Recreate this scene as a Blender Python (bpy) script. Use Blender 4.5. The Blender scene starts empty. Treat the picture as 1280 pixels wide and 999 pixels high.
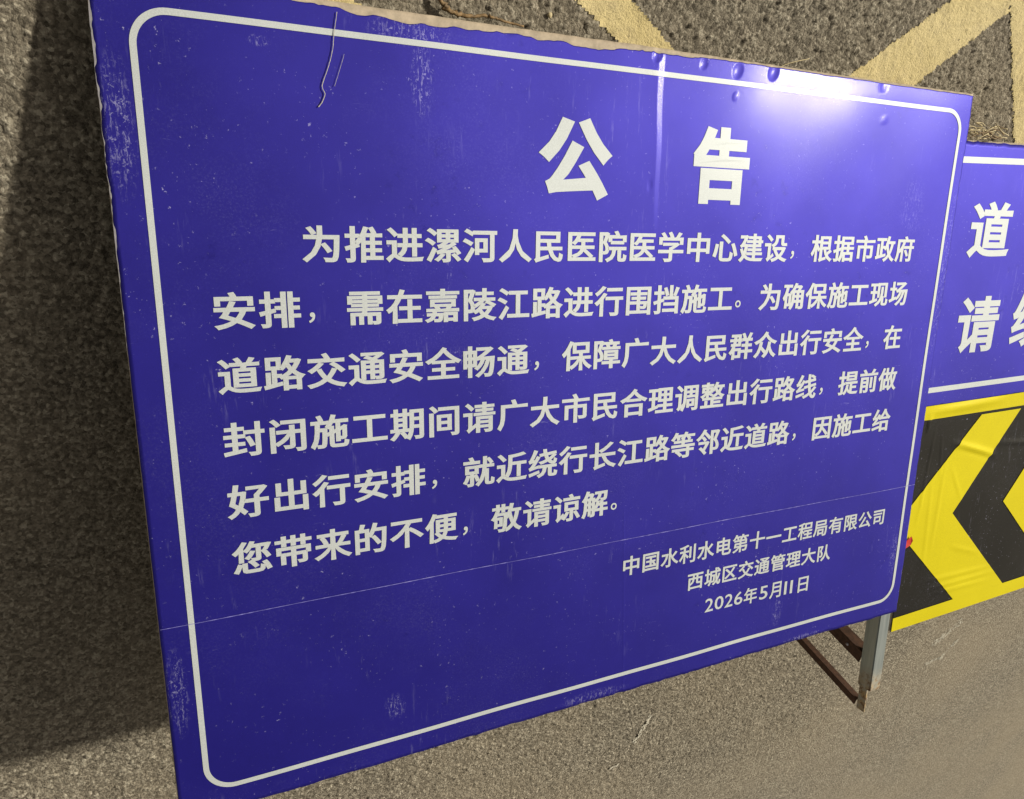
import bpy, bmesh, math, random
import numpy as np
from mathutils import Vector, Matrix
random.seed(7)
rng = np.random.default_rng(11)

# ------------------------------------------------------------------ layout frame
S = 1.5                                   # metres per layout unit
TH = math.radians(17)                     # the fallen board leans 17 degrees off the road
ct, st = math.cos(TH), math.sin(TH)
# board frame: X along the board, Y up the writing, Z out of the face.
# world frame: Z up, origin on the road below the middle of the board's upper edge
P0 = np.array([0.55, 0.83, -0.03])
def to_world(p):
    q = np.asarray(p, float) - P0
    return Vector((q[0] * S, (q[1] * ct + q[2] * st) * S, (-q[1] * st + q[2] * ct) * S))
def dir_world(d):
    return Vector((d[0], d[1] * ct + d[2] * st, -d[1] * st + d[2] * ct))
def gxy(x, y):                            # road point, layout units (x from board x, y from upper edge)
    return ((x - P0[0]) * S, y * S)

sc = bpy.context.scene
# ------------------------------------------------------------------ camera
cam_d = bpy.data.cameras.new('camera'); cam = bpy.data.objects.new('camera', cam_d)
sc.collection.objects.link(cam); sc.camera = cam
cam_d.sensor_fit = 'HORIZONTAL'; cam_d.sensor_width = 36; cam_d.lens = 876 / 1280 * 36
cam_d.clip_start = 0.01; cam_d.clip_end = 2000
CAM_POS = (0.03011533, 0.60800185, 0.74371223)
CAM_R = [[0.9117577, 0.0119333, 0.4105552], [-0.0821003, -0.9741097, 0.2106414], [0.4024394, -0.2257606, -0.8871723]]
xr, yd, fw = [dir_world(r) for r in CAM_R]
m = Matrix((xr, -yd, -fw)).transposed().to_4x4(); m.translation = to_world(CAM_POS)
cam.matrix_world = m

# ------------------------------------------------------------------ sky, sun, exposure
SUN_B = np.array([0.74, 0.22, 0.70])
sd = dir_world(SUN_B).normalized()
world = bpy.data.worlds.new('World'); sc.world = world; world.use_nodes = True
nt = world.node_tree
bg = nt.nodes['Background']; sky = nt.nodes.new('ShaderNodeTexSky'); sky.sky_type = 'NISHITA'
sky.sun_disc = False; sky.sun_elevation = math.asin(sd.z); sky.sun_rotation = math.atan2(sd.x, sd.y)
sky.dust_density = 3.0; sky.air_density = 1.0
hs = nt.nodes.new('ShaderNodeHueSaturation'); hs.inputs['Saturation'].default_value = 0.08
tint = nt.nodes.new('ShaderNodeMixRGB'); tint.blend_type = 'MULTIPLY'; tint.inputs[0].default_value = 1.0; tint.inputs[2].default_value = (1.0, 0.91, 0.76, 1)
nt.links.new(sky.outputs[0], hs.inputs['Color']); nt.links.new(hs.outputs[0], tint.inputs[1]); nt.links.new(tint.outputs[0], bg.inputs['Color'])
bg.inputs['Strength'].default_value = 0.08
sun_d = bpy.data.lights.new('sun', 'SUN'); sun_d.energy = 4.4; sun_d.angle = math.radians(3.2)
sun_d.color = (1.0, 0.93, 0.76)
sun = bpy.data.objects.new('sun', sun_d); sc.collection.objects.link(sun)
sun.rotation_euler = sd.to_track_quat('Z', 'Y').to_euler(); sun.location = sd * 8
vs = sc.view_settings; vs.view_transform = 'Standard'; vs.look = 'None'; vs.exposure = 0; vs.gamma = 1
vs.use_curve_mapping = False

# ------------------------------------------------------------------ helpers
col = sc.collection
def link(name, me, mat=None, parent=None, smooth=False):
    o = bpy.data.objects.new(name, me); col.objects.link(o)
    if mat: me.materials.append(mat)
    if parent: o.parent = parent
    if smooth: me.polygons.foreach_set('use_smooth', [True] * len(me.polygons))
    return o
def tag(o, label=None, cat=None, kind=None, group=None):
    for k, v in (('label', label), ('category', cat), ('kind', kind), ('group', group)):
        if v: o[k] = v
    return o
def mesh(name, verts, faces):
    me = bpy.data.meshes.new(name); me.from_pydata([tuple(v) for v in verts], [], faces); me.update(); return me
def grid_mesh(name, P, smooth=True, keep=None):
    """P: (ny,nx,3) array -> quad mesh"""
    ny, nx, _ = P.shape
    idx = np.arange(ny * nx).reshape(ny, nx)
    q = np.stack([idx[:-1, :-1], idx[:-1, 1:], idx[1:, 1:], idx[1:, :-1]], -1).reshape(-1, 4)
    if keep is not None: q = q[keep.reshape(-1)]
    me = bpy.data.meshes.new(name)
    me.vertices.add(ny * nx); me.vertices.foreach_set('co', P.reshape(-1).astype(np.float32))
    me.loops.add(q.size); me.loops.foreach_set('vertex_index', q.reshape(-1).astype(np.int32))
    me.polygons.add(len(q)); me.polygons.foreach_set('loop_start', np.arange(0, q.size, 4, dtype=np.int32))
    me.update(calc_edges=True)
    me.polygons.foreach_set('use_smooth', np.full(len(q), smooth))
    if keep is not None:
        bm = bmesh.new(); bm.from_mesh(me)
        bmesh.ops.delete(bm, geom=[v for v in bm.verts if not v.link_faces], context='VERTS')
        bm.to_mesh(me); bm.free()
    return me
def hash2(ix, iy, k=0):
    h = (ix.astype(np.int64) * 374761393 + iy.astype(np.int64) * 668265263 + k * 1442695041) & 0xffffffff
    h = ((h ^ (h >> 13)) * 1274126177) & 0xffffffff
    h = ((h ^ (h >> 16)) * 2246822519) & 0xffffffff
    return ((h ^ (h >> 15)) & 0xffffff) / float(0xffffff)
def vnoise(x, y, k=0):
    ix, iy = np.floor(x), np.floor(y); fx, fy = x - ix, y - iy
    fx = fx * fx * (3 - 2 * fx); fy = fy * fy * (3 - 2 * fy)
    a, b = hash2(ix, iy, k), hash2(ix + 1, iy, k); c, d = hash2(ix, iy + 1, k), hash2(ix + 1, iy + 1, k)
    return (a + (b - a) * fx) * (1 - fy) + (c + (d - c) * fx) * fy
def worley(x, y, k=0):
    """distance to nearest jittered point and that point's random value"""
    ix, iy = np.floor(x), np.floor(y); best = np.full(x.shape, 9.0); val = np.zeros(x.shape); sec = np.full(x.shape, 9.0)
    for dx in (-1, 0, 1):
        for dy in (-1, 0, 1):
            cx, cy = ix + dx, iy + dy
            px = cx + hash2(cx, cy, k); py = cy + hash2(cx, cy, k + 1)
            d = np.hypot(px - x, py - y); v = hash2(cx, cy, k + 2)
            n = d < best
            sec = np.where(n, best, np.minimum(sec, d)); val = np.where(n, v, val); best = np.where(n, d, best)
    return best, sec, val
def tube(name, pts, radii, mat, parent=None, n=7):
    pts = [Vector(p) for p in pts]; vs_, fs = [], []
    for i, p in enumerate(pts):
        t = (pts[min(i + 1, len(pts) - 1)] - pts[max(i - 1, 0)]).normalized()
        a = t.orthogonal().normalized() if i == 0 else (a - t * a.dot(t)).normalized()
        b = t.cross(a); r = radii[i] if hasattr(radii, '__len__') else radii
        vs_ += [p + (a * math.cos(2 * math.pi * k / n) + b * math.sin(2 * math.pi * k / n)) * r for k in range(n)]
    for i in range(len(pts) - 1):
        fs += [(i * n + k, i * n + (k + 1) % n, (i + 1) * n + (k + 1) % n, (i + 1) * n + k) for k in range(n)]
    fs += [tuple(range(n))[::-1], tuple(range(len(vs_) - n, len(vs_)))]
    return link(name, mesh(name, vs_, fs), mat, parent, True)

# ------------------------------------------------------------------ materials
class NT:
    def __init__(s, name):
        s.m = bpy.data.materials.new(name); s.m.use_nodes = True; s.t = s.m.node_tree
        s.b = s.t.nodes['Principled BSDF']; s.out = s.t.nodes['Material Output']
    def n(s, typ, **kw):
        n = s.t.nodes.new('ShaderNode' + typ)
        for k, v in kw.items():
            if k in n.inputs: n.inputs[k].default_value = v
            else: setattr(n, k, v)
        return n
    def l(s, a, b): s.t.links.new(a, b)
    def coord(s, scale=(1, 1, 1), loc=(0, 0, 0)):
        c = s.n('TexCoord'); mp = s.n('Mapping'); mp.inputs['Scale'].default_value = scale; mp.inputs['Location'].default_value = loc
        s.l(c.outputs['Object'], mp.inputs['Vector']); return mp.outputs[0]
    def noise(s, scale, detail=2, vec=None, rough=0.5):
        n = s.n('TexNoise'); n.inputs['Scale'].default_value = scale; n.inputs['Detail'].default_value = detail
        n.inputs['Roughness'].default_value = rough
        s.l(vec if vec is not None else s.coord(), n.inputs['Vector']); return n.outputs['Fac']
    def ramp(s, fac, *stops):
        r = s.n('ValToRGB'); e = r.color_ramp.elements
        while len(e) < len(stops): e.new(0.5)
        for el, (p, c) in zip(e, stops):
            el.position = p; el.color = (c if hasattr(c, '__len__') else (c, c, c)) + (1,) if hasattr(c, '__len__') else (c, c, c, 1)
        s.l(fac, r.inputs[0]); return r.outputs[0]
    def math(s, op, a, b=0.0):
        n = s.n('Math', operation=op)
        for i, v in enumerate((a, b)):
            if hasattr(v, 'is_output'): s.l(v, n.inputs[i])
            else: n.inputs[i].default_value = v
        return n.outputs[0]
    def mix(s, fac, a, b, blend='MIX'):
        n = s.n('MixRGB', blend_type=blend)
        for i, v in enumerate((fac, a, b)):
            if hasattr(v, 'is_output'): s.l(v, n.inputs[i])
            else: n.inputs[i].default_value = v if i == 0 else tuple(v) + (1,)
        return n.outputs[0]
    def bump(s, h, strength, dist, normal=None):
        b = s.n('Bump'); b.inputs['Strength'].default_value = strength; b.inputs['Distance'].default_value = dist
        s.l(h, b.inputs['Height'])
        if normal is not None: s.l(normal, b.inputs['Normal'])
        return b.outputs[0]
    def base(s, c):
        if hasattr(c, 'is_output'): s.l(c, s.b.inputs['Base Color'])
        else: s.b.inputs['Base Color'].default_value = tuple(c) + (1,)
    def set(s, **kw):
        for k, v in kw.items():
            k = k.replace('_', ' ')
            if hasattr(v, 'is_output'): s.l(v, s.b.inputs[k])
            else: s.b.inputs[k].default_value = v

def mat_asphalt():
    s = NT('asphalt')
    at = s.n('Attribute', attribute_name='stone')
    fine = s.noise(430, 3, rough=0.75); mid = s.noise(135, 4, rough=0.7); big = s.noise(1.5, 4)
    vo = s.n('TexVoronoi'); vo.inputs['Scale'].default_value = 165; vo.inputs['Randomness'].default_value = 1.0
    wv = s.n('MixRGB', blend_type='ADD'); wv.inputs[0].default_value = 0.003
    nz = s.n('TexNoise'); nz.inputs['Scale'].default_value = 120; co = s.coord(); s.l(co, nz.inputs['Vector'])
    s.l(co, wv.inputs[1]); s.l(nz.outputs['Color'], wv.inputs[2]); s.l(wv.outputs[0], vo.inputs['Vector'])
    sep = s.n('SeparateColor'); s.l(vo.outputs['Color'], sep.inputs[0])
    rnd = s.math('ADD', s.math('MULTIPLY', sep.outputs[0], 0.62), s.math('MULTIPLY', at.outputs['Fac'], 0.38))
    stone = s.ramp(rnd, (0.14, (0.052, 0.044, 0.034)), (0.40, (0.222, 0.193, 0.152)), (0.64, (0.385, 0.342, 0.275)), (0.86, (0.65, 0.595, 0.49)))
    c = s.mix(s.ramp(fine, (0.38, 0.0), (0.66, 0.55)), stone, (0.385, 0.342, 0.275))
    c = s.mix(s.ramp(mid, (0.47, 0.0), (0.68, 0.75)), c, (0.078, 0.065, 0.050))
    c = s.mix(s.ramp(big, (0.35, 0.0), (0.7, 0.45)), c, (0.40, 0.335, 0.245))
    sc_ = s.noise(2.2, 5, s.coord((1.2, 7, 1)), 0.65)
    c = s.mix(s.ramp(sc_, (0.60, 0.0), (0.76, 0.30)), c, (0.46, 0.42, 0.35))
    s.base(c); s.set(Roughness=0.85, Specular_IOR_Level=0.3)
    h = s.math('ADD', s.math('ADD', s.noise(260, 4, rough=0.75), s.math('MULTIPLY', mid, 0.6)), s.math('MULTIPLY', vo.outputs['Distance'], -0.5))
    s.set(Normal=s.bump(h, 1.0, 0.008))
    return s.m
def mat_marking():
    s = NT('road_paint')
    f = s.noise(240, 4, rough=0.7); w = s.noise(28, 5, rough=0.7); b = s.noise(6, 3)
    c = s.mix(s.ramp(b, (0.3, 0.0), (0.7, 1.0)), (0.56, 0.455, 0.21), (0.66, 0.55, 0.29))
    c = s.mix(s.ramp(w, (0.50, 0.0), (0.72, 0.55)), c, (0.34, 0.28, 0.165))
    c = s.mix(s.ramp(f, (0.57, 0.0), (0.68, 0.6)), c, (0.15, 0.11, 0.08))
    s.base(c); s.set(Roughness=0.75, Normal=s.bump(f, 0.8, 0.004))
    return s.m
def mat_film(name, c0, c1, gloss, gfac, wear=True, grough=0.57, coat=0.115, spots=()):
    """retroreflective sheeting: a coloured broad lobe under a thin clear top"""
    s = NT(name)
    cloud = s.noise(5, 5, rough=0.6); grain = s.noise(700, 2)
    c = s.mix(s.ramp(cloud, (0.3, 0.0), (0.7, 1.0)), c0, c1)
    c = s.mix(s.ramp(grain, (0.35, 0.0), (0.75, 0.4)), c, tuple(min(1, v * 1.6) for v in c1))
    rough = s.math('ADD', s.math('MULTIPLY', s.noise(14, 4), 0.10), 0.19)
    gf = None
    if wear:
        streak = s.noise(1.0, 5, s.coord((75, 8, 1)), 0.75); hz = s.noise(1.0, 5, s.coord((12, 90, 1), (3, 1, 0)), 0.75)
        zone = s.noise(4.2, 4)
        speck = s.noise(120, 3, rough=0.8)
        k1 = s.math('MULTIPLY', s.ramp(streak, (0.58, 0.0), (0.70, 0.5)), s.ramp(zone, (0.52, 0.0), (0.68, 1.0)))
        k1 = s.math('MAXIMUM', k1, s.math('MULTIPLY', s.ramp(hz, (0.66, 0.0), (0.72, 0.8)), s.ramp(s.noise(6, 3), (0.5, 0.0), (0.64, 1.0))))
        k2 = s.math('MULTIPLY', s.ramp(speck, (0.66, 0.0), (0.70, 1.0)), s.ramp(s.noise(8, 2), (0.42, 0.1), (0.62, 1.0)))
        dust = s.math('MULTIPLY', s.ramp(s.noise(300, 3, rough=0.8), (0.50, 0.0), (0.72, 0.17)), s.ramp(s.noise(3, 5, rough=0.65), (0.46, 0.0), (0.68, 1.0)))
        k = s.math('MAXIMUM', s.math('MAXIMUM', k1, k2), dust)
        tear = s.math('MAXIMUM', s.ramp(s.noise(1.0, 5, s.coord((260, 45, 1)), 0.8), (0.54, 0.0), (0.62, 1.0)), s.ramp(s.noise(170, 3, rough=0.8), (0.58, 0.0), (0.64, 1.0)))
        for cx, cy, rx, ry, a_ in spots:          # places where the sheet is scuffed through
            cd = s.n('TexCoord'); mp = s.n('Mapping', vector_type='POINT')
            mp.inputs['Scale'].default_value = (1 / (rx * S), 1 / (ry * S), 0); mp.inputs['Location'].default_value = (-cx / rx, -cy / ry, 0)
            s.l(cd.outputs['Object'], mp.inputs['Vector']); gr = s.n('TexGradient', gradient_type='SPHERICAL'); s.l(mp.outputs[0], gr.inputs[0])
            k = s.math('MAXIMUM', k, s.math('MULTIPLY', s.math('MULTIPLY', s.ramp(gr.outputs['Fac'], (0.0, 0.0), (0.6, 1.0)), tear), a_))
        c = s.mix(s.math('MULTIPLY', k, 0.55), c, (0.42, 0.42, 0.60))
        rough = s.math('ADD', rough, s.math('MULTIPLY', k, 0.3))
        dark = s.math('MULTIPLY', s.ramp(s.noise(30, 5, rough=0.75), (0.58, 0.0), (0.75, 0.6)), s.ramp(s.noise(3.3, 3), (0.45, 0.0), (0.65, 1.0)))
        gf = s.math('MULTIPLY', s.math('SUBTRACT', 1.0, dark), s.math('MULTIPLY', s.ramp(cloud, (0.25, 0.78), (0.75, 1.0)), gfac))
    s.base(c)
    bmp = s.bump(s.noise(800, 2), 0.16, 0.0006); cbmp = s.bump(s.noise(420, 3), 0.16, 0.0008)
    s.set(Roughness=0.7, Specular_IOR_Level=0.06, Coat_Weight=coat, Coat_Roughness=rough, Coat_IOR=1.45, Normal=bmp, Coat_Normal=cbmp)
    g = s.n('BsdfGlossy'); g.inputs['Color'].default_value = tuple(gloss) + (1,); g.inputs['Roughness'].default_value = grough
    s.l(bmp, g.inputs['Normal'])
    mx = s.n('MixShader'); mx.inputs[0].default_value = gfac
    if gf is not None: s.l(gf, mx.inputs[0])
    s.l(s.b.outputs[0], mx.inputs[1]); s.l(g.outputs[0], mx.inputs[2]); g2 = s.n('BsdfGlossy'); g2.inputs['Roughness'].default_value = 0.10; s.l(cbmp, g2.inputs['Normal'])
    m2 = s.n('MixShader'); m2.inputs[0].default_value = 0.0016; s.l(mx.outputs[0], m2.inputs[1]); s.l(g2.outputs[0], m2.inputs[2])
    s.l(m2.outputs[0], s.out.inputs['Surface'])
    return s.m
def mat_plain(name, c, rough=0.6, var=0.3, scale=40, metal=0.0, dark=None):
    s = NT(name); n = s.noise(scale, 4, rough=0.65)
    d = dark or tuple(v * (1 - var) for v in c)
    s.base(s.mix(s.ramp(n, (0.35, 0.0), (0.68, 1.0)), d, c)); s.set(Roughness=rough, Metallic=metal, Normal=s.bump(n, 0.3, 0.001))
    return s.m
def mat_zinc():
    s = NT('galvanised_steel'); sv = s.coord((60, 4, 60)); n = s.noise(1.0, 4, sv, 0.7); p = s.noise(55, 4, rough=0.7)
    c = s.mix(s.ramp(n, (0.35, 0.0), (0.7, 1.0)), (0.26, 0.30, 0.31), (0.42, 0.46, 0.46))
    # rust where the tube end is worn
    cd = s.n('TexCoord'); sp = s.n('SeparateXYZ'); s.l(cd.outputs['Object'], sp.inputs[0])
    low = s.n('MapRange'); low.inputs[1].default_value = -0.215; low.inputs[2].default_value = -0.29
    s.l(sp.outputs['Y'], low.inputs[0])
    k = s.math('MULTIPLY', low.outputs[0], s.ramp(p, (0.35, 0.2), (0.6, 1.0)))
    c = s.mix(k, c, (0.42, 0.29, 0.14)); c = s.mix(s.math('MULTIPLY', k, s.ramp(s.noise(90, 3), (0.52, 0.0), (0.6, 1.0))), c, (0.12, 0.05, 0.02))
    s.base(c); s.l(s.math('SUBTRACT', 0.75, s.math('MULTIPLY', k, 0.75)), s.b.inputs['Metallic'])
    s.set(Roughness=s.math('ADD', 0.38, s.math('MULTIPLY', k, 0.4)), Normal=s.bump(p, 0.15, 0.001))
    return s.m
M_ASPH, M_MARK = mat_asphalt(), mat_marking()
SPOTS = ((0.262, 0.765, 0.014, 0.045, 1.0), (0.250, 0.808, 0.05, 0.016, 0.9), (-0.018, 0.70, 0.016, 0.07, 0.8), (0.105, 0.783, 0.012, 0.006, 1.0), (1.112, 0.56, 0.012, 0.16, 0.7),
         (1.09, 0.08, 0.012, 0.05, 0.8), (0.835, 0.035, 0.012, 0.03, 0.8), (0.215, 0.045, 0.015, 0.02, 0.8), (-0.02, 0.13, 0.012, 0.06, 0.7), (1.02, 0.66, 0.03, 0.05, 0.45), (0.30, 0.475, 0.02, 0.012, 0.6),
         (0.50, -0.022, 0.06, 0.010, 0.9), (0.9, -0.027, 0.05, 0.007, 1.0), (0.29, 0.585, 0.006, 0.05, 0.5))
M_BLUE = mat_film('blue_sheeting', (0.0032, 0.0024, 0.080), (0.0046, 0.0034, 0.108), (0.15, 0.125, 0.95), 0.18, spots=SPOTS)
M_WHITE = mat_film('white_sheeting', (0.345, 0.372, 0.395), (0.40, 0.43, 0.455), (0.86, 0.92, 0.98), 0.095, wear=False)
M_YELL = mat_film('yellow_sheeting', (0.45, 0.385, 0.003), (0.51, 0.44, 0.005), (0.85, 0.78, 0.06), 0.05, wear=False, coat=0.12)
M_BLACK = mat_film('black_sheeting', (0.007, 0.0065, 0.006), (0.012, 0.011, 0.009), (0.6, 0.6, 0.6), 0.008, coat=0.05)
M_BACK = mat_plain('raw_panel_edge', (0.46, 0.38, 0.29), 0.7, 0.35, 60)
M_RUST = mat_plain('rusty_iron', (0.115, 0.052, 0.028), 0.8, 0.55, 90)
M_ZINC = mat_zinc()
M_STRAW = mat_plain('dry_straw', (0.66, 0.55, 0.33), 0.7, 0.45, 90)
M_TWIG = mat_plain('dry_twig_bark', (0.27, 0.17, 0.075), 0.7, 0.6, 120)
M_THREAD = mat_plain('pale_fibre', (0.50, 0.47, 0.42), 0.8, 0.3, 200)
M_RED = mat_plain('red_tape', (0.6, 0.03, 0.02), 0.5, 0.2, 60)
M_CHIP = mat_plain('bare_aluminium', (0.62, 0.60, 0.66), 0.35, 0.25, 120, 0.8)

# ------------------------------------------------------------------ road
def axis(lo, hi, step, far, g=1.18, mid=None):
    a = list(np.arange(lo, hi, step))
    s_, v = step, a[-1]
    while v < far:
        s_ *= g if s_ > 0.03 or v > hi + (mid or 0) else 1.012; v += s_; a.append(v)
    s_, v, b = step, a[0], []
    while v > -far:
        s_ *= g if s_ > 0.03 or v < lo - (mid or 0) else 1.012; v -= s_; b.append(v)
    return np.array(b[::-1] + a)
def road_height(X, Y, step=None):
    c = 0.0098
    wx = X + 0.004 * (vnoise(X * 90, Y * 90, 5) - .5); wy = Y + 0.004 * (vnoise(X * 90, Y * 90, 6) - .5)
    d, d2, v = worley(wx / c, wy / c, 1)
    dome = np.clip((d2 - d) * 1.5, 0, 1) ** 0.6
    h = dome * (0.0015 + 0.0060 * v)
    h += 0.0034 * vnoise(X / 0.0062, Y / 0.0062, 9) + 0.003 * vnoise(X / 0.03, Y / 0.03, 12) + 0.006 * vnoise(X / 0.4, Y / 0.4, 14)
    return h - 0.010, v
MARKS = [([gxy(*p) for p in q], k) for q, k in (
    ([(0.35, 0.09), (0.445, 0.095), (0.70, -0.06), (0.62, -0.05)], 21),
    ([(1.179, 0.222), (1.304, 0.228), (0.90, -0.099), (0.763, -0.094)], 31),
    ([(1.10, 0.205), (1.19, 0.21), (1.42, -0.066), (1.318, -0.066)], 41),
    ([(0.02, 0.045), (0.11, 0.06), (0.36, -0.08), (0.26, -0.08)], 51))]
def inside(poly, A, B_):
    P = np.array(poly); d = np.full(A.shape, 9.0); ctr = P.mean(0)
    for i in range(len(P)):
        a, b = P[i], P[(i + 1) % len(P)]; n = np.array([-(b - a)[1], (b - a)[0]]); n /= np.linalg.norm(n)
        if (ctr - a) @ n < 0: n = -n
        d = np.minimum(d, (A - a[0]) * n[0] + (B_ - a[1]) * n[1])
    return d
def paint_bed(A, B_):                       # paint fills the gaps between the stones
    f = np.zeros(A.shape)
    for P, k in MARKS: f = np.maximum(f, np.clip(inside(P, A, B_) / 0.006 + 0.5, 0, 1))
    return f
xs = axis(-1.25, 1.40, 0.0034, 90, mid=2.5); ys = axis(-2.1, 0.33, 0.0034, 90, mid=1.5)
X, Y = np.meshgrid(xs, ys)
H, V = road_height(X, Y)
pb = paint_bed(X, Y); H = H * (1 - pb) + (H * 0.30 - 0.001) * pb
sp = np.maximum(np.gradient(xs)[None, :], np.gradient(ys)[:, None]); fd = np.clip(0.012 / sp - 0.6, 0, 1); H = H * fd; V = V * fd + 0.5 * (1 - fd)
me = grid_mesh('road', np.stack([X, Y, H], -1))
at = me.attributes.new('stone', 'FLOAT', 'POINT'); at.data.foreach_set('value', V.reshape(-1).astype(np.float32))
road = tag(link('road', me, M_ASPH), kind='structure')

def marking(poly, seed):
    """a worn painted stripe lying on the road's own relief"""
    P = np.array(poly); lo, hi = P.min(0), P.max(0); st_ = 0.004
    A, B_ = np.meshgrid(np.arange(lo[0], hi[0], st_), np.arange(lo[1], hi[1], st_))
    h, v = road_height(A, B_); pb = paint_bed(A, B_); z = h * (1 - pb) + (h * 0.30 - 0.001) * pb + 0.0012
    cx, cy = A[:-1, :-1] + st_ / 2, B_[:-1, :-1] + st_ / 2
    d = inside(poly, cx, cy) + 0.004 * (vnoise(cx / 0.012, cy / 0.012, seed) - .5) + 0.005 * (vnoise(cx / 0.005, cy / 0.005, seed + 1) - .5)
    worn = vnoise(cx / 0.008, cy / 0.008, seed + 2) * 0.6 + vnoise(cx / 0.09, cy / 0.09, seed + 3) * 0.4
    keep = (d > 0) & (worn < 0.88)
    return tag(link('road_marking', grid_mesh('road_marking', np.stack([A, B_, z], -1), keep=keep), M_MARK), kind='structure')
for P, k in MARKS: marking(P, k)

# ------------------------------------------------------------------ notice board
def D(x, y):
    """buckles and dents of the sheet (layout units, out of the face)"""
    x, y = np.asarray(x, float), np.asarray(y, float)
    z = 0.0014 * np.sin(x * 5.1 + 0.7) * np.sin(y * 6.3 + 0.4) + 0.0006 * np.sin(x * 13 + y * 7) + 0.0004 * np.sin(x * 31 - y * 9) * np.sin(y * 17 + 1)
    # upright crease running down from the upper edge
    c = 0.5505 + (0.82 - y) * 0.035 + 0.0007 * np.sin(y * 55)
    a = np.clip((y - 0.61) / 0.12, 0, 1) ** 0.8
    w = 0.0055 + 0.0040 * np.clip((y - 0.63) / 0.19, 0, 1)
    u = x - c
    left = np.where(u < 0, np.exp(u / 0.030), 0); right = np.where(u >= 0, np.clip(1 - u / w, 0, 1), 0)
    z = z + 0.00084 * a * np.where(u < 0, left, right)
    # faint second kink lower down
    z = z + 0.00012 * np.exp(-((x - (0.5373 + (0.2117 - y) * 0.05)) / 0.0012) ** 2) * (y < 0.25)
    for dx, dy, r, h in ((0.617, 0.8153, .006, -.0009), (0.669, 0.812, .008, -.0013), (0.727, 0.8165, .009, -.0020), (0.668, 0.7825, .005, .0006),
                         (0.9294, 0.819, .008, -.0012), (0.5481, 0.6712, .004, -.0006), (0.549, 0.818, .007, -.0016), (0.938, 0.775, .006, .0005),
                         (0.46, 0.826, .008, -.0012), (0.36, 0.825, .008, -.001), (0.555, 0.60, .003, -.0004), (0.30, 0.60, .003, -.0004)):
        z = z + h * 0.6 * np.clip(1 - (((x - dx) / (1.15 * r)) ** 2 + ((y - dy - 0.3 * (x - dx)) / (1.3 * r)) ** 2), 0, 1) ** 1.2
    # upper rim bent slightly back
    z = z - 0.0007 * np.clip((y - 0.800) / 0.03, 0, 1) ** 2 * (0.5 + 0.5 * np.sin(x * 9.0 - 1.2))
    return z
def rag(t, k, amp):
    return amp * ((vnoise(t / 0.012, t * 0 + k, k) - .5) + 0.6 * (vnoise(t / 0.004, t * 0 + k, k + 1) - .5))
def sheet(name, xs_, n_y, x0f, x1f, y0f, y1f, z0, dfun, thick, mat, parent, ys_=None):
    """a bent sheet between ragged edges, with real thickness"""
    ts = (xs_ - xs_[0]) / (xs_[-1] - xs_[0]); vs2 = ys_ if ys_ is not None else np.linspace(0, 1, n_y)
    T, Vv = np.meshgrid(ts, vs2)
    yb, yt = y0f(xs_)[None, :], y1f(xs_)[None, :]
    Yg = yb + (yt - yb) * Vv
    xl, xr_ = x0f(Yg), x1f(Yg)
    base = xs_[None, :]
    Xg = xl + (xr_ - xl) * (base - xs_[0]) / (xs_[-1] - xs_[0])
    Zt = z0 + dfun(Xg, Yg)
    top = np.stack([Xg, Yg, Zt], -1) * S
    me = grid_mesh(name, top)
    ny, nx, _ = top.shape
    bm = bmesh.new(); bm.from_mesh(me)
    bm.verts.ensure_lookup_table()
    ring = list(range(nx)) + [r * nx + nx - 1 for r in range(1, ny)] + [(ny - 1) * nx + c for c in range(nx - 2, -1, -1)] + [r * nx for r in range(ny - 2, 0, -1)]
    rv = [bm.verts[i] for i in ring]
    low = [bm.verts.new(v.co - Vector((0, 0, thick * S))) for v in rv]
    for a in range(len(rv)):
        b = (a + 1) % len(rv)
        bm.faces.new((rv[b], rv[a], low[a], low[b]))
    if thick > 0.002: bm.faces.new(low[::-1])
    bm.to_mesh(me); bm.free()
    return link(name, me, mat, parent)

def frame_root(name):
    r = bpy.data.objects.new(name, None); col.objects.link(r); r.empty_display_size = 0.1
    xa, ya, za = dir_world((1, 0, 0)), dir_world((0, 1, 0)), dir_world((0, 0, 1))
    mm = Matrix((xa, ya, za)).transposed().to_4x4(); mm.translation = to_world((0, 0, 0)); r.matrix_world = mm
    return r
board = tag(frame_root('notice_board'), 'large blue notice board fallen on its back, covered in lines of white writing', 'notice board')

xs_f = np.unique(np.round(np.concatenate([np.arange(-0.03, 1.1205, 0.004), np.arange(0.525, 0.575, 0.0009), np.linspace(0.6, 0.76, 120), [1.12]]), 5))
ys_f = np.unique(np.concatenate([np.linspace(0, 1, 190), np.linspace(0.90, 1, 70)]))
def film_top(x):
    torn = np.clip((x - 0.10) / 0.1, 0, 1) * np.clip((0.63 - x) / 0.05, 0, 1)
    steps = 0.005 * (vnoise(x / 0.06, x * 0 + 3, 3) > 0.45) * vnoise(x / 0.02, x * 0 + 4, 4)
    return 0.8225 - torn * (0.0022 + steps) + rag(x, 60, 0.0022) * (0.35 + torn)
face = sheet('face_sheet', xs_f, 0, lambda y: -0.0305 + rag(y, 70, 0.0009) * (0.25 + (y > 0.62)), lambda y: 1.1195 + rag(y, 72, 0.0012),
             lambda x: -0.0300 + rag(x, 74, 0.0014), film_top, 0.0, D, 0.0003, M_BLUE, board, ys_f)
xs_b = xs_f[::2] if xs_f[::2][-1] == xs_f[-1] else np.append(xs_f[::2], xs_f[-1])
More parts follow.
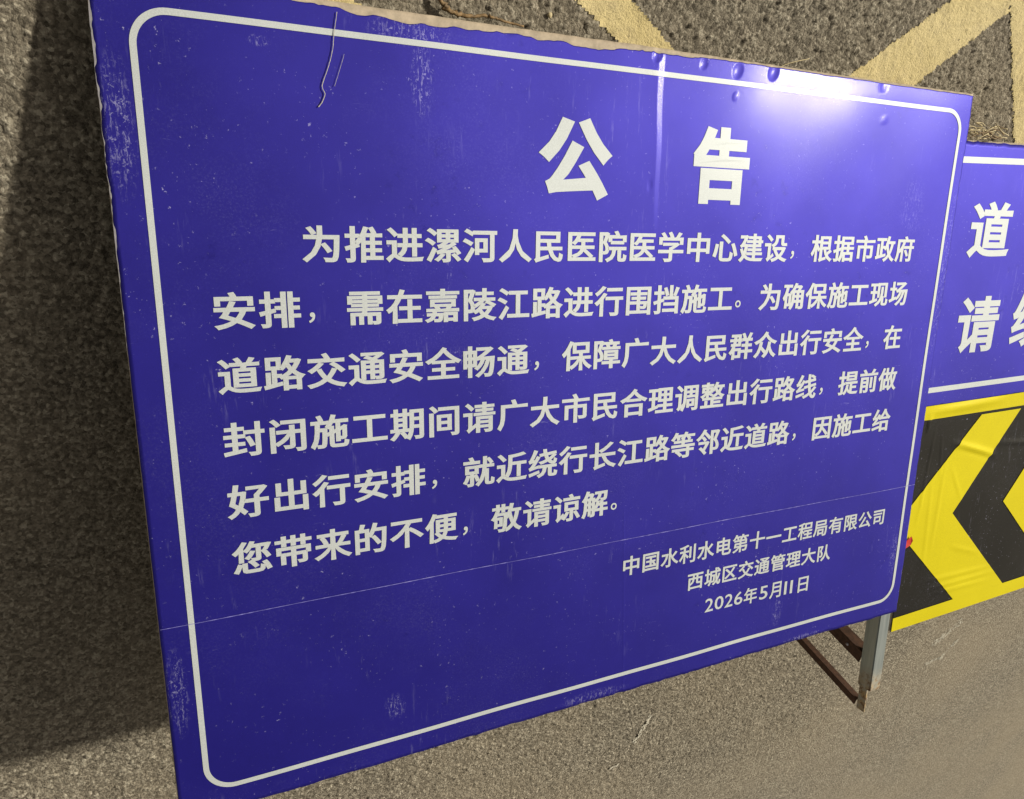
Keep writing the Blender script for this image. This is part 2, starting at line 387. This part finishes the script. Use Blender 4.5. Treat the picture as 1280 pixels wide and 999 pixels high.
back = sheet('backing_panel', xs_b, 0, lambda y: -0.0312 + 0 * y, lambda y: 1.1203 + 0 * y, lambda x: -0.0305 + 0 * x,
             lambda x: 0.8250 + rag(x, 80, 0.0005) + 0.0008 * np.clip((0.66 - x) / 0.1, 0, 1), -0.0008, D, 0.0072, M_BACK, board, ys_f[::3] if ys_f[::3][-1] == 1 else np.append(ys_f[::3], 1.0))

# ---- writing: cut-vinyl characters -------------------------------------------------
_cache = {}
def glyph(ch, wx, wy):
    """outline of one character in its em cell, emboldened by (wx, wy): -> (verts 2D list, faces)"""
    key = (ch, wx, wy)
    if key in _cache: return _cache[key]
    cu = bpy.data.curves.new('g', 'FONT'); cu.body = ch; cu.size = 1.0; cu.resolution_u = 3; cu.fill_mode = 'FRONT'
    ob = bpy.data.objects.new('g', cu); col.objects.link(ob)
    dg = bpy.context.evaluated_depsgraph_get(); me_ = bpy.data.meshes.new_from_object(ob.evaluated_get(dg))
    bpy.data.objects.remove(ob); bpy.data.curves.remove(cu)
    bm = bmesh.new(); bm.from_mesh(me_); bpy.data.meshes.remove(me_)
    bmesh.ops.remove_doubles(bm, verts=bm.verts, dist=1e-4)
    bmesh.ops.recalc_face_normals(bm, faces=bm.faces)
    for f_ in bm.faces:
        if f_.normal.z < 0: f_.normal_flip()
    # boundary half-edges in face order: outside lies to the right
    nxt = {}
    for e in bm.edges:
        if len(e.link_faces) == 1:
            l = next(l for l in e.link_loops)
            nxt.setdefault(l.vert.index, []).append(l.link_loop_next.vert.index)
    bm.verts.ensure_lookup_table()
    V2 = [tuple(v.co[:2]) for v in bm.verts]; F = [tuple(v.index for v in f_.verts) for f_ in bm.faces]
    loops = []
    while nxt:
        a = next(iter(nxt)); loop = [a]; b = nxt[a].pop()
        if not nxt[a]: del nxt[a]
        while b != loop[0] and b in nxt:
            loop.append(b); c_ = nxt[b].pop()
            if not nxt[b]: del nxt[b]
            b = c_
        loops.append(loop)
    for lp in loops:
        n = len(lp)
        if n < 3: continue
        pts = [np.array(V2[i]) for i in lp]; off = []
        for i in range(n):
            d0 = pts[i] - pts[i - 1]; d1 = pts[(i + 1) % n] - pts[i]
            d0 = d0 / (np.linalg.norm(d0) + 1e-9); d1 = d1 / (np.linalg.norm(d1) + 1e-9)
            n0 = np.array([d0[1], -d0[0]]); n1 = np.array([d1[1], -d1[0]]); bis = n0 + n1
            k = 1 + n0 @ n1
            q = bis / k if k > 0.45 else bis / (np.linalg.norm(bis) + 1e-9) * 1.5
            off.append(pts[i] + q * np.array([wx, wy]))
        b0 = len(V2); V2 += [tuple(p) for p in off]
        for i in range(n):
            j = (i + 1) % n; F.append((lp[j], lp[i], b0 + i, b0 + j))
    bm.free()
    _cache[key] = (V2, F); return _cache[key]
EM_C = {}
def put(verts, faces, ch, cx, cy, sx, sy, wx, wy, zf, fit=None):
    V2, F = glyph(ch, wx, wy); b = len(verts); A = np.array(V2)
    if fit:                                     # fill a given box
        lo, hi = A.min(0), A.max(0); A = (A - (lo + hi) / 2) / (hi - lo) * np.array(fit)
    else:
        A = (A - np.array([0.5, 0.36])) * np.array([sx, sy])
    for p in A:
        x, y = p[0] + cx, p[1] + cy; verts.append((x * S, y * S, (zf(x, y)) * S))
    faces += [tuple(i + b for i in f_) for f_ in F]
zf_main = lambda x, y: float(D(x, y)) + 0.0005
def write(name, text, x0, x1, yl, yr, size_h, wx, wy, parent, label=None):
    n = len(text); p = (x1 - x0) / (n - 0.06); w = p * 0.955
    for i, ch in enumerate(text):
        cx = x0 + p * (i + 0.47); cy = yl + (yr - yl) * (cx - x0) / (x1 - x0)
        vs_, fs = [], []; 
        if ch in '，。': put(vs_, fs, ch, cx - w * 0.10, cy + size_h * 0.02, w * 0.72, size_h * 0.78, 0.010, 0.010, zf_main)
        else: put(vs_, fs, ch, cx, cy, w, size_h, wx, wy, zf_main)
        link(name, mesh(name, vs_, fs), M_WHITE, parent)
for ch, cx, cy, bx_ in (('公', 0.4452, 0.6965, (0.0965, 0.0905)), ('告', 0.6545, 0.6985, (0.0895, 0.0930))):
    vs_, fs = [], []; put(vs_, fs, ch, cx, cy, 0, 0, 0.046, 0.042, zf_main, fit=bx_)
    link('heading_character', mesh('heading_character', vs_, fs), M_WHITE, face)
BW = (0.030, 0.019)
for txt, x0, x1, yl, yr in (
        ('为推进漯河人民医院医学中心建设，根据市政府', 0.1335, 1.0365, 0.598, 0.5965),
        ('安排，需在嘉陵江路进行围挡施工。为确保施工现场', 0.0455, 1.0360, 0.5330, 0.5300),
        ('道路交通安全畅通，保障广大人民群众出行安全，在', 0.0455, 1.0355, 0.4680, 0.4628),
        ('封闭施工期间请广大市民合理调整出行路线，提前做', 0.0455, 1.0370, 0.4015, 0.3962),
        ('好出行安排，就近绕行长江路等邻近道路，因施工给', 0.0450, 1.0355, 0.3350, 0.3294),
        ('您带来的不便，敬请谅解。', 0.0450, 0.5510, 0.2712, 0.2670)):
    write('text_character', txt, x0, x1, yl, yr, 0.0385, *BW, face)
write('signature_character', '中国水利水电第十一工程局有限公司', 0.536, 1.0555, 0.1676, 0.1607, 0.0300, 0.024, 0.018, face)
write('signature_character', '西城区交通管理大队', 0.651, 0.9375, 0.1206, 0.1172, 0.0290, 0.024, 0.018, face)
for ch, cx, w_, h_ in (('2', .6955, .0155, .0215), ('0', .7145, .0170, .0215), ('2', .7335, .0155, .0215), ('6', .7525, .0165, .0215), ('年', .7765, .0265, .0275),
                       ('5', .8030, .0165, .0225), ('月', .8270, .0235, .0275), ('1', .8478, .0050, .0225), ('1', .8600, .0050, .0225), ('日', .8850, .0215, .0262)):
    vs_, fs = [], []; put(vs_, fs, ch, cx, 0.0758 + (0.0700 - 0.0758) * (cx - .687) / .213, 0, 0, 0.010 if ch.isdigit() else 0.022, 0.008 if ch.isdigit() else 0.016, zf_main, fit=(w_, h_))
    link('date_character', mesh('date_character', vs_, fs), M_WHITE, face)

def round_rect_band(x0, y0, x1, y1, r, w, n=14, step=0.006):
    """centre line of a rounded rectangle -> inner and outer points"""
    C_ = [(x1 - r, y1 - r, 0), (x0 + r, y1 - r, 90), (x0 + r, y0 + r, 180), (x1 - r, y0 + r, 270)]
    pts = []
    for i, (cx, cy, a0) in enumerate(C_):
        for k in range(n + 1):
            a = math.radians(a0 + 90 * k / n); pts.append((cx + r * math.cos(a), cy + r * math.sin(a), math.cos(a), math.sin(a)))
        a = math.radians(a0 + 90); nx_, ny_, a1 = C_[(i + 1) % 4]
        p = pts[-1]; q = (nx_ + r * math.cos(a), ny_ + r * math.sin(a)); L_ = math.hypot(q[0] - p[0], q[1] - p[1]); mseg = int(L_ / step)
        for k in range(1, mseg): pts.append((p[0] + (q[0] - p[0]) * k / mseg, p[1] + (q[1] - p[1]) * k / mseg, math.cos(a), math.sin(a)))
    return pts
pts = round_rect_band(0, 0, 1.10, 0.798, 0.030, 0.0075)
vs_, fs = [], []; n = len(pts); hw = 0.0029
for px, py, nx_, ny_ in pts:
    for s_ in (-hw, hw):
        x, y = px + nx_ * s_, py + ny_ * s_; vs_.append((x * S, y * S, zf_main(x, y) * S))
fs = [(2 * i, 2 * i + 1, 2 * ((i + 1) % n) + 1, 2 * ((i + 1) % n)) for i in range(n)]
link('border_line', mesh('border_line', vs_, fs), M_WHITE, face, True)
# lap of the lower strip of sheeting
vs_, fs = [], []; nn = 290
for i in range(nn):
    x = -0.0295 + 1.148 * i / (nn - 1); w_ = 0.0002 + 0.0004 * random.random() ** 2; y = 0.2082 + 0.0006 * math.sin(x * 4)
    for s_ in (-w_, w_): vs_.append((x * S, (y + s_) * S, (float(D(x, y)) + 0.0009) * S))
fs = [(2 * i, 2 * i + 2, 2 * i + 3, 2 * i + 1) for i in range(nn - 1)]
link('sheeting_lap', mesh('sheeting_lap', vs_, fs), mat_film('lap_edge', (0.10, 0.095, 0.38), (0.17, 0.16, 0.45), (.5, .5, .9), .1, wear=False), face)
# worn rim: bare metal shows along the left edge
nn = 260; vs_ = []
for i in range(nn):
    y = 0.8215 - 0.34 * i / (nn - 1); f_ = float(vnoise(np.array(y / 0.02), np.array(1.5), 33)); g_ = float(vnoise(np.array(y / 0.005), np.array(2.5), 34))
    w_ = max(0.0001, (f_ * 0.6 + g_ * 0.6 - 0.42) * 0.0048) * min(1, 0.15 + (1 - i / nn) * 1.3)
    xl = -0.0305 + float(rag(np.array(y), 70, 0.0009)) * (0.25 + (y > 0.62)) - 0.0004
    for xx in (xl, xl + w_): vs_.append((xx * S, y * S, (float(D(xx, y)) + 0.0005) * S))
link('worn_rim', mesh('worn_rim', vs_, [(2 * i, 2 * i + 2, 2 * i + 3, 2 * i + 1) for i in range(nn - 1)]), M_CHIP, face)
# ---- frame behind the board
def square_tube(name, x0, x1, ya, yb, z0, z1, mat, parent, t=0.0022):
    vs_, fs = [], []
    for y in (ya, yb):
        for (a, b) in ((x0, z0), (x1, z0), (x1, z1), (x0, z1)): vs_.append((a * S, y * S, b * S))
        for (a, b) in ((x0 + t, z0 + t), (x1 - t, z0 + t), (x1 - t, z1 - t), (x0 + t, z1 - t)): vs_.append((a * S, y * S, b * S))
    for i in range(4):
        j = (i + 1) % 4
        fs += [(i, j, 8 + j, 8 + i), (4 + j, 4 + i, 12 + i, 12 + j), (j, i, 4 + i, 4 + j), (8 + i, 8 + j, 12 + j, 12 + i)]
    bm = bmesh.new(); me_ = mesh(name, vs_, fs); bm.from_mesh(me_); bmesh.ops.recalc_face_normals(bm, faces=bm.faces)
    es = [e for e in bm.edges if abs((e.verts[0].co - e.verts[1].co).y) > 0.02 * S]
    bmesh.ops.bevel(bm, geom=es, offset=0.0016 * S, segments=2, affect='EDGES'); bm.to_mesh(me_); bm.free()
    return link(name, me_, mat, parent)
def angle_bar(name, a, b, w, t, side, back_, mat, parent, hole=None):
    """L-section bar from a to b (layout points); side/back are the flange directions"""
    a, b = Vector(a), Vector(b); ax = (b - a).normalized()
    s_ = Vector(side); s_ = (s_ - ax * s_.dot(ax)).normalized(); k_ = Vector(back_); k_ = k_ - ax * k_.dot(ax); k_ = (k_ - s_ * k_.dot(s_)).normalized()
    prof = [(0, 0), (w, 0), (w, t), (t, t), (t, w), (0, w)]
    vs_ = [(p + s_ * u + k_ * v) * S for p in (a, b) for u, v in prof]
    fs = [(i, (i + 1) % 6, 6 + (i + 1) % 6, 6 + i) for i in range(6)] + [(0, 1, 2, 3, 4, 5), (11, 10, 9, 8, 7, 6)]
    bm = bmesh.new(); me_ = mesh(name, vs_, fs); bm.from_mesh(me_); bmesh.ops.recalc_face_normals(bm, faces=bm.faces)
    bmesh.ops.bevel(bm, geom=list(bm.edges), offset=0.0005 * S, segments=1, affect='EDGES'); bm.to_mesh(me_); bm.free()
    return link(name, me_, mat, parent)
def w2b(x, y, z):                            # layout-world (x, y from upper edge, z up) -> board frame
    return (x, P0[1] + y * ct - z * st, P0[2] + y * st + z * ct)
leg = square_tube('leg', -0.030, -0.0032, 0.82, -0.022, -0.0350, -0.0084, M_ZINC, board)
q = np.array((-0.02, 0.10, -0.036)) - P0
angle_bar('support_strut', (-0.02, 0.10, -0.036), w2b(-0.02, q[1] * ct + q[2] * st, 0.0), 0.014, 0.003, (0, -1, 0), (1, 0, 0), M_RUST, board)
for x0 in (1.0930,):
    leg = square_tube('leg', x0, x0 + 0.0268, 0.82, -0.190, -0.0350, -0.0084, M_ZINC, board)
    angle_bar('leg_stub', (x0 + 0.003, -0.10, -0.0325), (x0 + 0.003, -0.240, -0.0325), 0.016, 0.003, (1, 0, 0), (0, 0, 1), M_ZINC, leg)
    for yy, dx in ((-0.225, 0.0), (-0.128, 0.0)):
        a = (x0 + 0.004 + dx, yy, -0.036); q = np.array(a) - P0; wy, wz = q[1] * ct + q[2] * st, -q[1] * st + q[2] * ct
        b = w2b(x0 + 0.022, wy - 0.010, 0.0)
        if yy < -0.2: angle_bar('support_strut', a, b, 0.014, 0.003, (0, -1, 0), (1, 0, 0), M_RUST, board)
        else:
            bar = angle_bar('support_strut', a, b, 0.024, 0.003, (0, -1, 0), (1, 0, 0), M_RUST, board)
            c_ = Vector(a).lerp(Vector(b), 0.13) + Vector((0, -0.012, 0))
            tube('hole_light_disk', [(c_ + Vector((0.001, 0, 0))) * S, (c_ - Vector((0.0016, 0, 0))) * S], 0.0028 * S, M_CHIP, bar, 10)  # added pale disk standing in for bright ground seen through the bar's hole
for y in (0.79, 0.38, 0.0):
    vs_ = None
    o = square_tube('cross_rail', 0, 0.0268, -0.0015, 1.0935 + 0.03 - 0.0268 - 0.0015, -0.0350, -0.0084, M_ZINC, board)
    o.rotation_euler = (0, 0, -math.pi / 2); o.location = ((-0.0025) * S, (y + 0.0134) * S, 0)

# ------------------------------------------------------------------ second sign
sign = tag(frame_root('detour_sign'), 'blue detour sign with yellow and black arrow panel below, lying partly under the notice board', 'road sign')
Z2 = -0.0200
def D2(x, y):
    x, y = np.asarray(x, float), np.asarray(y, float)
    z = 0.0008 * np.sin(x * 7 + 1) * np.sin(y * 8)
    return z
def D3(x, y):
    """slack, wrinkled film of the arrow panel"""
    x, y = np.asarray(x, float), np.asarray(y, float); z = D2(x, y)
    def ridge(ax_, ay, bx, by, w, h):
        dx, dy = bx - ax_, by - ay; L_ = math.hypot(dx, dy); t = np.clip(((x - ax_) * dx + (y - ay) * dy) / L_ ** 2, 0, 1)
        d = np.hypot(x - ax_ - t * dx, y - ay - t * dy); f = np.sin(np.pi * np.clip(t, 0.02, 0.98)) ** 0.5
        return 1.6 * h * np.exp(-(d / w) ** 2) * f
    for r in ((1.235, .262, 1.36, .225, .006, .0022), (1.25, .252, 1.35, .222, .004, -.0012), (1.155, .325, 1.36, .333, .006, .0018),
              (1.21, .0, 1.40, -.005, .0035, .0010), (1.22, -.018, 1.42, -.018, .003, .0012), (1.24, -.03, 1.40, -.034, .003, .0010), (1.27, .06, 1.36, .03, .003, .0007),
              (1.19, .20, 1.20, .03, .003, .0006), (1.22, .24, 1.215, .06, .003, .0006), (1.18, .30, 1.165, .12, .0022, .0010), (1.20, .28, 1.21, .20, .002, .0008),
              (1.36, .25, 1.55, .23, .004, .0012), (1.16, .32, 1.158, .29, .003, .0018), (1.24, .215, 1.28, .15, .002, .0007)):
        z = z + ridge(*r)
    return z + 0.0003 * (vnoise(x / 0.03, y / 0.03, 90) - .5)
xs2 = np.unique(np.concatenate([np.arange(1.1405, 1.56, 0.003), np.linspace(1.56, 2.06, 40)]))
face2 = sheet('face_sheet', xs2, 60, lambda y: 1.1405 + 0 * y, lambda y: 2.06 + 0 * y, lambda x: 0.330 + 0.012 * (x - 1.15), lambda x: 0.7625 + 0.02 * (x - 1.15) + rag(x, 95, 0.0012), Z2, D2, 0.0003, M_BLUE, sign)
sheet('backing_panel', xs2[::3] if xs2[::3][-1] == xs2[-1] else np.append(xs2[::3], xs2[-1]), 60, lambda y: 1.1400 + 0 * y, lambda y: 2.061 + 0 * y, lambda x: -0.0855 + 0.022 * (x - 1.15), lambda x: 0.7645 + 0.02 * (x - 1.15), Z2 - 0.0012, D2, 0.0072, M_BACK, sign)
zf2 = lambda x, y: Z2 + float(D2(x, y)) + 0.0005
def band2(name, x0, x1, y, slope, hw_, parent):
    n = 60; vs_ = []
    for i in range(n):
        x = x0 + (x1 - x0) * i / (n - 1); yy = y + slope * (x - x0)
        for s_ in (-hw_, hw_): vs_.append((x * S, (yy + s_) * S, zf2(x, yy) * S))
    return link(name, mesh(name, vs_, [(2 * i, 2 * i + 2, 2 * i + 3, 2 * i + 1) for i in range(n - 1)]), M_WHITE, parent)
band2('border_line', 1.1425, 2.04, 0.7347, 0.028, 0.0048, face2); band2('border_line', 1.1425, 2.04, 0.3640, 0.014, 0.0046, face2)
for ch, cx, cy, w_, h_ in (('道', 1.2440, 0.6290, 0.108, 0.0905), ('请', 1.2500, 0.4720, 0.107, 0.0960), ('绕', 1.3960, 0.4750, 0.110, 0.0960)):
    vs_, fs = [], []; put(vs_, fs, ch, cx, cy, 0, 0, 0.034, 0.022, zf2, fit=(w_, h_)); link('character', mesh('character', vs_, fs), M_WHITE, face2)

def patch(name, polys, z, dfun, mat, parent, thick=0.0004, step=0.004):
    """convex polygons cut from a fine grid that follows the wrinkles"""
    bm_all = bmesh.new()
    for P in polys:
        P = [np.array(p) for p in P]; ctr = sum(P) / len(P); lo, hi = np.min(P, 0), np.max(P, 0)
        gx = np.arange(lo[0] - step, hi[0] + 2 * step, step); gy = np.arange(lo[1] - step, hi[1] + 2 * step, step)
        A, B_ = np.meshgrid(gx, gy); me_ = grid_mesh('tmp', np.stack([A, B_, 0 * A], -1)); bm = bmesh.new(); bm.from_mesh(me_); bpy.data.meshes.remove(me_)
        for i in range(len(P)):
            a, b = P[i], P[(i + 1) % len(P)]; n = np.array([(b - a)[1], -(b - a)[0]])
            if (ctr - a) @ n > 0: n = -n
            bmesh.ops.bisect_plane(bm, geom=list(bm.verts) + list(bm.edges) + list(bm.faces), plane_co=(a[0], a[1], 0), plane_no=(n[0], n[1], 0), clear_outer=True)
        t_ = bpy.data.meshes.new('t'); bm.to_mesh(t_); bm.free(); bm_all.from_mesh(t_); bpy.data.meshes.remove(t_)
    bmesh.ops.remove_doubles(bm_all, verts=bm_all.verts, dist=1e-5)
    for v in bm_all.verts:
        x, y = v.co.x, v.co.y; v.co = Vector((x * S, y * S, (z + float(dfun(x, y))) * S))
    for f_ in bm_all.faces: f_.smooth = True
    me_ = bpy.data.meshes.new(name); bm_all.to_mesh(me_); bm_all.free()
    return link(name, me_, mat, parent)
arrow = sheet('arrow_panel', xs2, 110, lambda y: 1.1407 + rag(y, 97, .0006), lambda y: 2.06 + 0 * y, lambda x: -0.0865 + 0.022 * (x - 1.15), lambda x: 0.3372 + 0.015 * (x - 1.15) + rag(x, 98, .001), Z2 + 0.0015, D3, 0.0003, M_BLACK, sign)
ZA = Z2 + 0.0026
patch('edge_strip', [[(1.1410, 0.3125), (2.0, 0.322), (2.0, 0.3495), (1.1410, 0.3368)]], ZA, D3, M_YELL, arrow, step=0.005)
patch('edge_strip', [[(1.1410, -0.0860), (2.0, -0.0675), (2.0, -0.040), (1.1410, -0.0590)]], ZA, D3, M_YELL, arrow, step=0.005)
patch('arrow_stripe', [[(1.299, .309), (1.412, .310), (1.2615, .1265), (1.1410, .1265), (1.1410, .156)], [(1.1410, .1265), (1.2615, .1265), (1.455, -.0540), (1.305, -.0558), (1.1410, .095)]], ZA, D3, M_YELL, arrow)
patch('arrow_stripe', [[(1.405 + .15, .312), (1.405 + .263, .313), (1.56, .1275), (1.409, .1275)], [(1.409, .1275), (1.56, .1275), (1.755, -.0500), (1.605, -.0515)]], ZA, D3, M_YELL, arrow)
# its frame and props
for x0 in (1.30, 2.02):
    square_tube('frame_post', x0, x0 + 0.0268, 0.75, -0.07, -0.0560, -0.0288, M_ZINC, sign)
    a = (x0 + 0.005, -0.02, -0.0565); q = np.array(a) - P0; wy, wz = q[1] * ct + q[2] * st, -q[1] * st + q[2] * ct
    angle_bar('support_strut', a, w2b(x0 + 0.005, wy, 0.0), 0.018, 0.003, (1, 0, 0), (0, 1, 0), M_RUST, sign)

# ------------------------------------------------------------------ small things
def bp(x, y, z): return to_world((x, y, z))
def gp(x, y, z=0.0): return Vector((*gxy(x, y), z * S))
def curve_pts(P, n=8):
    P = [Vector(p) for p in P]; out = []
    for i in range(len(P) - 1):
        p0, p1, p2, p3 = P[max(i - 1, 0)], P[i], P[i + 1], P[min(i + 2, len(P) - 1)]
        for k in range(n):
            t = k / n; out.append(0.5 * ((2 * p1) + (p2 - p0) * t + (2 * p0 - 5 * p1 + 4 * p2 - p3) * t * t + (3 * p1 - p0 - 3 * p2 + p3) * t ** 3))
    return out + [P[-1]]
def bar_thing(name, P, r0, r1, mat, label, cat, group=None):
    pts_ = curve_pts(P); n = len(pts_)
    pts_ = [p + Vector((random.gauss(0, 1), random.gauss(0, 1), random.gauss(0, 1))) * r0 * 0.25 for p in pts_]
    return tag(tube(name, pts_, [(r0 + (r1 - r0) * i / n) * (0.85 + 0.3 * random.random()) for i in range(n)], mat), label, cat, None, group)
bar_thing('dry_twig', [gp(0.262, 0.047, .006), gp(0.286, 0.022, .006), gp(0.300, 0.011, .007), gp(0.318, 0.008, .010), gp(0.340, 0.011, .011), gp(0.354, 0.009, .012), gp(0.382, 0.006, .016)],
          0.0042, 0.0016, M_TWIG, 'bent brown dry twig lying along the top rim of the notice board', 'twig')
bar_thing('dry_twig', [gp(0.292, 0.012, .006), gp(0.300, 0.010, .012), gp(0.311, 0.007, .006)], 0.003, 0.002, M_TWIG, 'short curled brown twig scrap beside the long bent twig', 'twig')
bar_thing('straw', [gp(0.758, 0.003, .01), gp(0.775, 0.010, .010), gp(0.800, 0.017, .012)], 0.0012, 0.0008, M_STRAW, 'single pale straw sticking out behind the dented shiny rim', 'straw')
root = bpy.data.objects.new('dry_grass_clump', None); col.objects.link(root); root.location = gp(1.185, -0.044, 0.022)
tag(root, 'small heap of dry straw caught between the two blue signs', 'dry grass')
for i in range(34):
    a = random.uniform(-0.5, 0.5) + (math.pi if random.random() < .5 else 0); c_ = Vector((random.uniform(-.05, .05), random.uniform(-.016, .012), random.uniform(.004, .022)))
    L_ = random.uniform(.02, .07); d_ = Vector((math.cos(a), math.sin(a) * 0.7, random.uniform(-.15, .25))) * L_
    tube('straw_blade', curve_pts([c_ - d_ * .5, c_ + Vector((0, random.uniform(-.006, .006), random.uniform(0, .008))), c_ + d_ * .5], 4), random.uniform(.0008, .0018), M_STRAW if random.random() < .75 else M_TWIG, root, 5)
# pale scrapes worn into the road surface
M_SCRAPE = mat_plain('scraped_stone', (0.66, 0.62, 0.53), 0.85, 0.35, 120)
for (xa, ya), (xb, yb), w_, dens in (((0.908, -1.467), (0.936, -1.380), 0.006, 0.8), ((0.860, -1.546), (0.885, -1.539), 0.004, 0.8), ((2.010, -1.566), (2.085, -1.556), 0.009, 0.7),
                                     ((2.075, -1.566), (2.115, -1.488), 0.009, 0.7), ((1.985, -1.475), (2.075, -1.395), 0.022, 0.4)):
    A_, B_ = np.array(gxy(xa, ya)), np.array(gxy(xb, yb)); u = (B_ - A_) / np.linalg.norm(B_ - A_); v_ = np.array([-u[1], u[0]]); vs_, fs = [], []
    n = int(np.linalg.norm(B_ - A_) * w_ * S * 2 / 0.0045 ** 2 * dens) + 8
    for i in range(n):
        p = A_ + (B_ - A_) * random.random() + v_ * random.uniform(-1, 1) * w_ * S * 0.7; rr = random.uniform(.0018, .0042); b0 = len(vs_)
        zz = float(road_height(np.array([p[0]]), np.array([p[1]]))[0][0]) + 0.0018 + random.uniform(0, .0008)
        for k in range(5):
            a = 2 * math.pi * k / 5 + random.random(); q = p + u * math.cos(a) * rr * 1.7 + v_ * math.sin(a) * rr; vs_.append((q[0], q[1], zz))
        fs.append(tuple(range(b0, b0 + 5)))
    tag(link('road_scrape', mesh('road_scrape', vs_, fs), M_SCRAPE), kind='structure')
zt = lambda x, y, k=.0016: bp(x, y, float(D(x, y)) + k)
bar_thing('plant_fibre', [zt(.1779, .8164), zt(.1745, .798), zt(.1718, .7804), zt(.1665, .764), zt(.1612, .7507), zt(.1612, .746), zt(.1631, .7414), zt(.160, .734), zt(.1564, .7292)],
          0.0005, 0.0007, M_THREAD, 'long pale kinked fibre stuck on the blue sheet near its top rim', 'fibre')
bar_thing('plant_fibre', [zt(.1833, .7795), zt(.178, .764), zt(.1727, .7495)], 0.00025, 0.0003, M_THREAD, 'short thin straight fibre beside the long kinked one', 'fibre')
def scrap(name, pts2, z, mat, label, cat):
    vs_ = [bp(x, y, z + dz) for x, y, dz in pts2]; n = len(vs_); vs_ += [v - Vector((0, 0, .0008)) for v in vs_]
    fs = [tuple(range(n)), tuple(range(2 * n - 1, n - 1, -1))] + [(i, n + i, n + (i + 1) % n, (i + 1) % n) for i in range(n)]
    return tag(link(name, mesh(name, vs_, fs), mat), label, cat)
scrap('red_tape_scrap', [(1.1415, .078, 0), (1.1545, .084, .001), (1.1560, .093, .003), (1.1525, .101, .002), (1.1415, .092, 0)], Z2 + .0042, M_RED, 'tiny red scrap of tape at the edge of the yellow arrow', 'tape')
for i, (x, y, r, lab) in enumerate(((0.418, 0.021, 0.0045, 'small pale pebble on the asphalt behind the notice board'), (0.62, -0.0, 0.0, ''))):
    if r == 0: continue
    bm = bmesh.new(); bmesh.ops.create_icosphere(bm, subdivisions=2, radius=r)
    for v in bm.verts: v.co = v.co * (0.8 + 0.4 * random.random()); v.co.z *= 0.6
    me_ = bpy.data.meshes.new('pebble'); bm.to_mesh(me_); bm.free()
    o = tag(link('pebble', me_, M_STRAW, None, True), lab, 'pebble'); o.location = gp(x, y, 0.002)
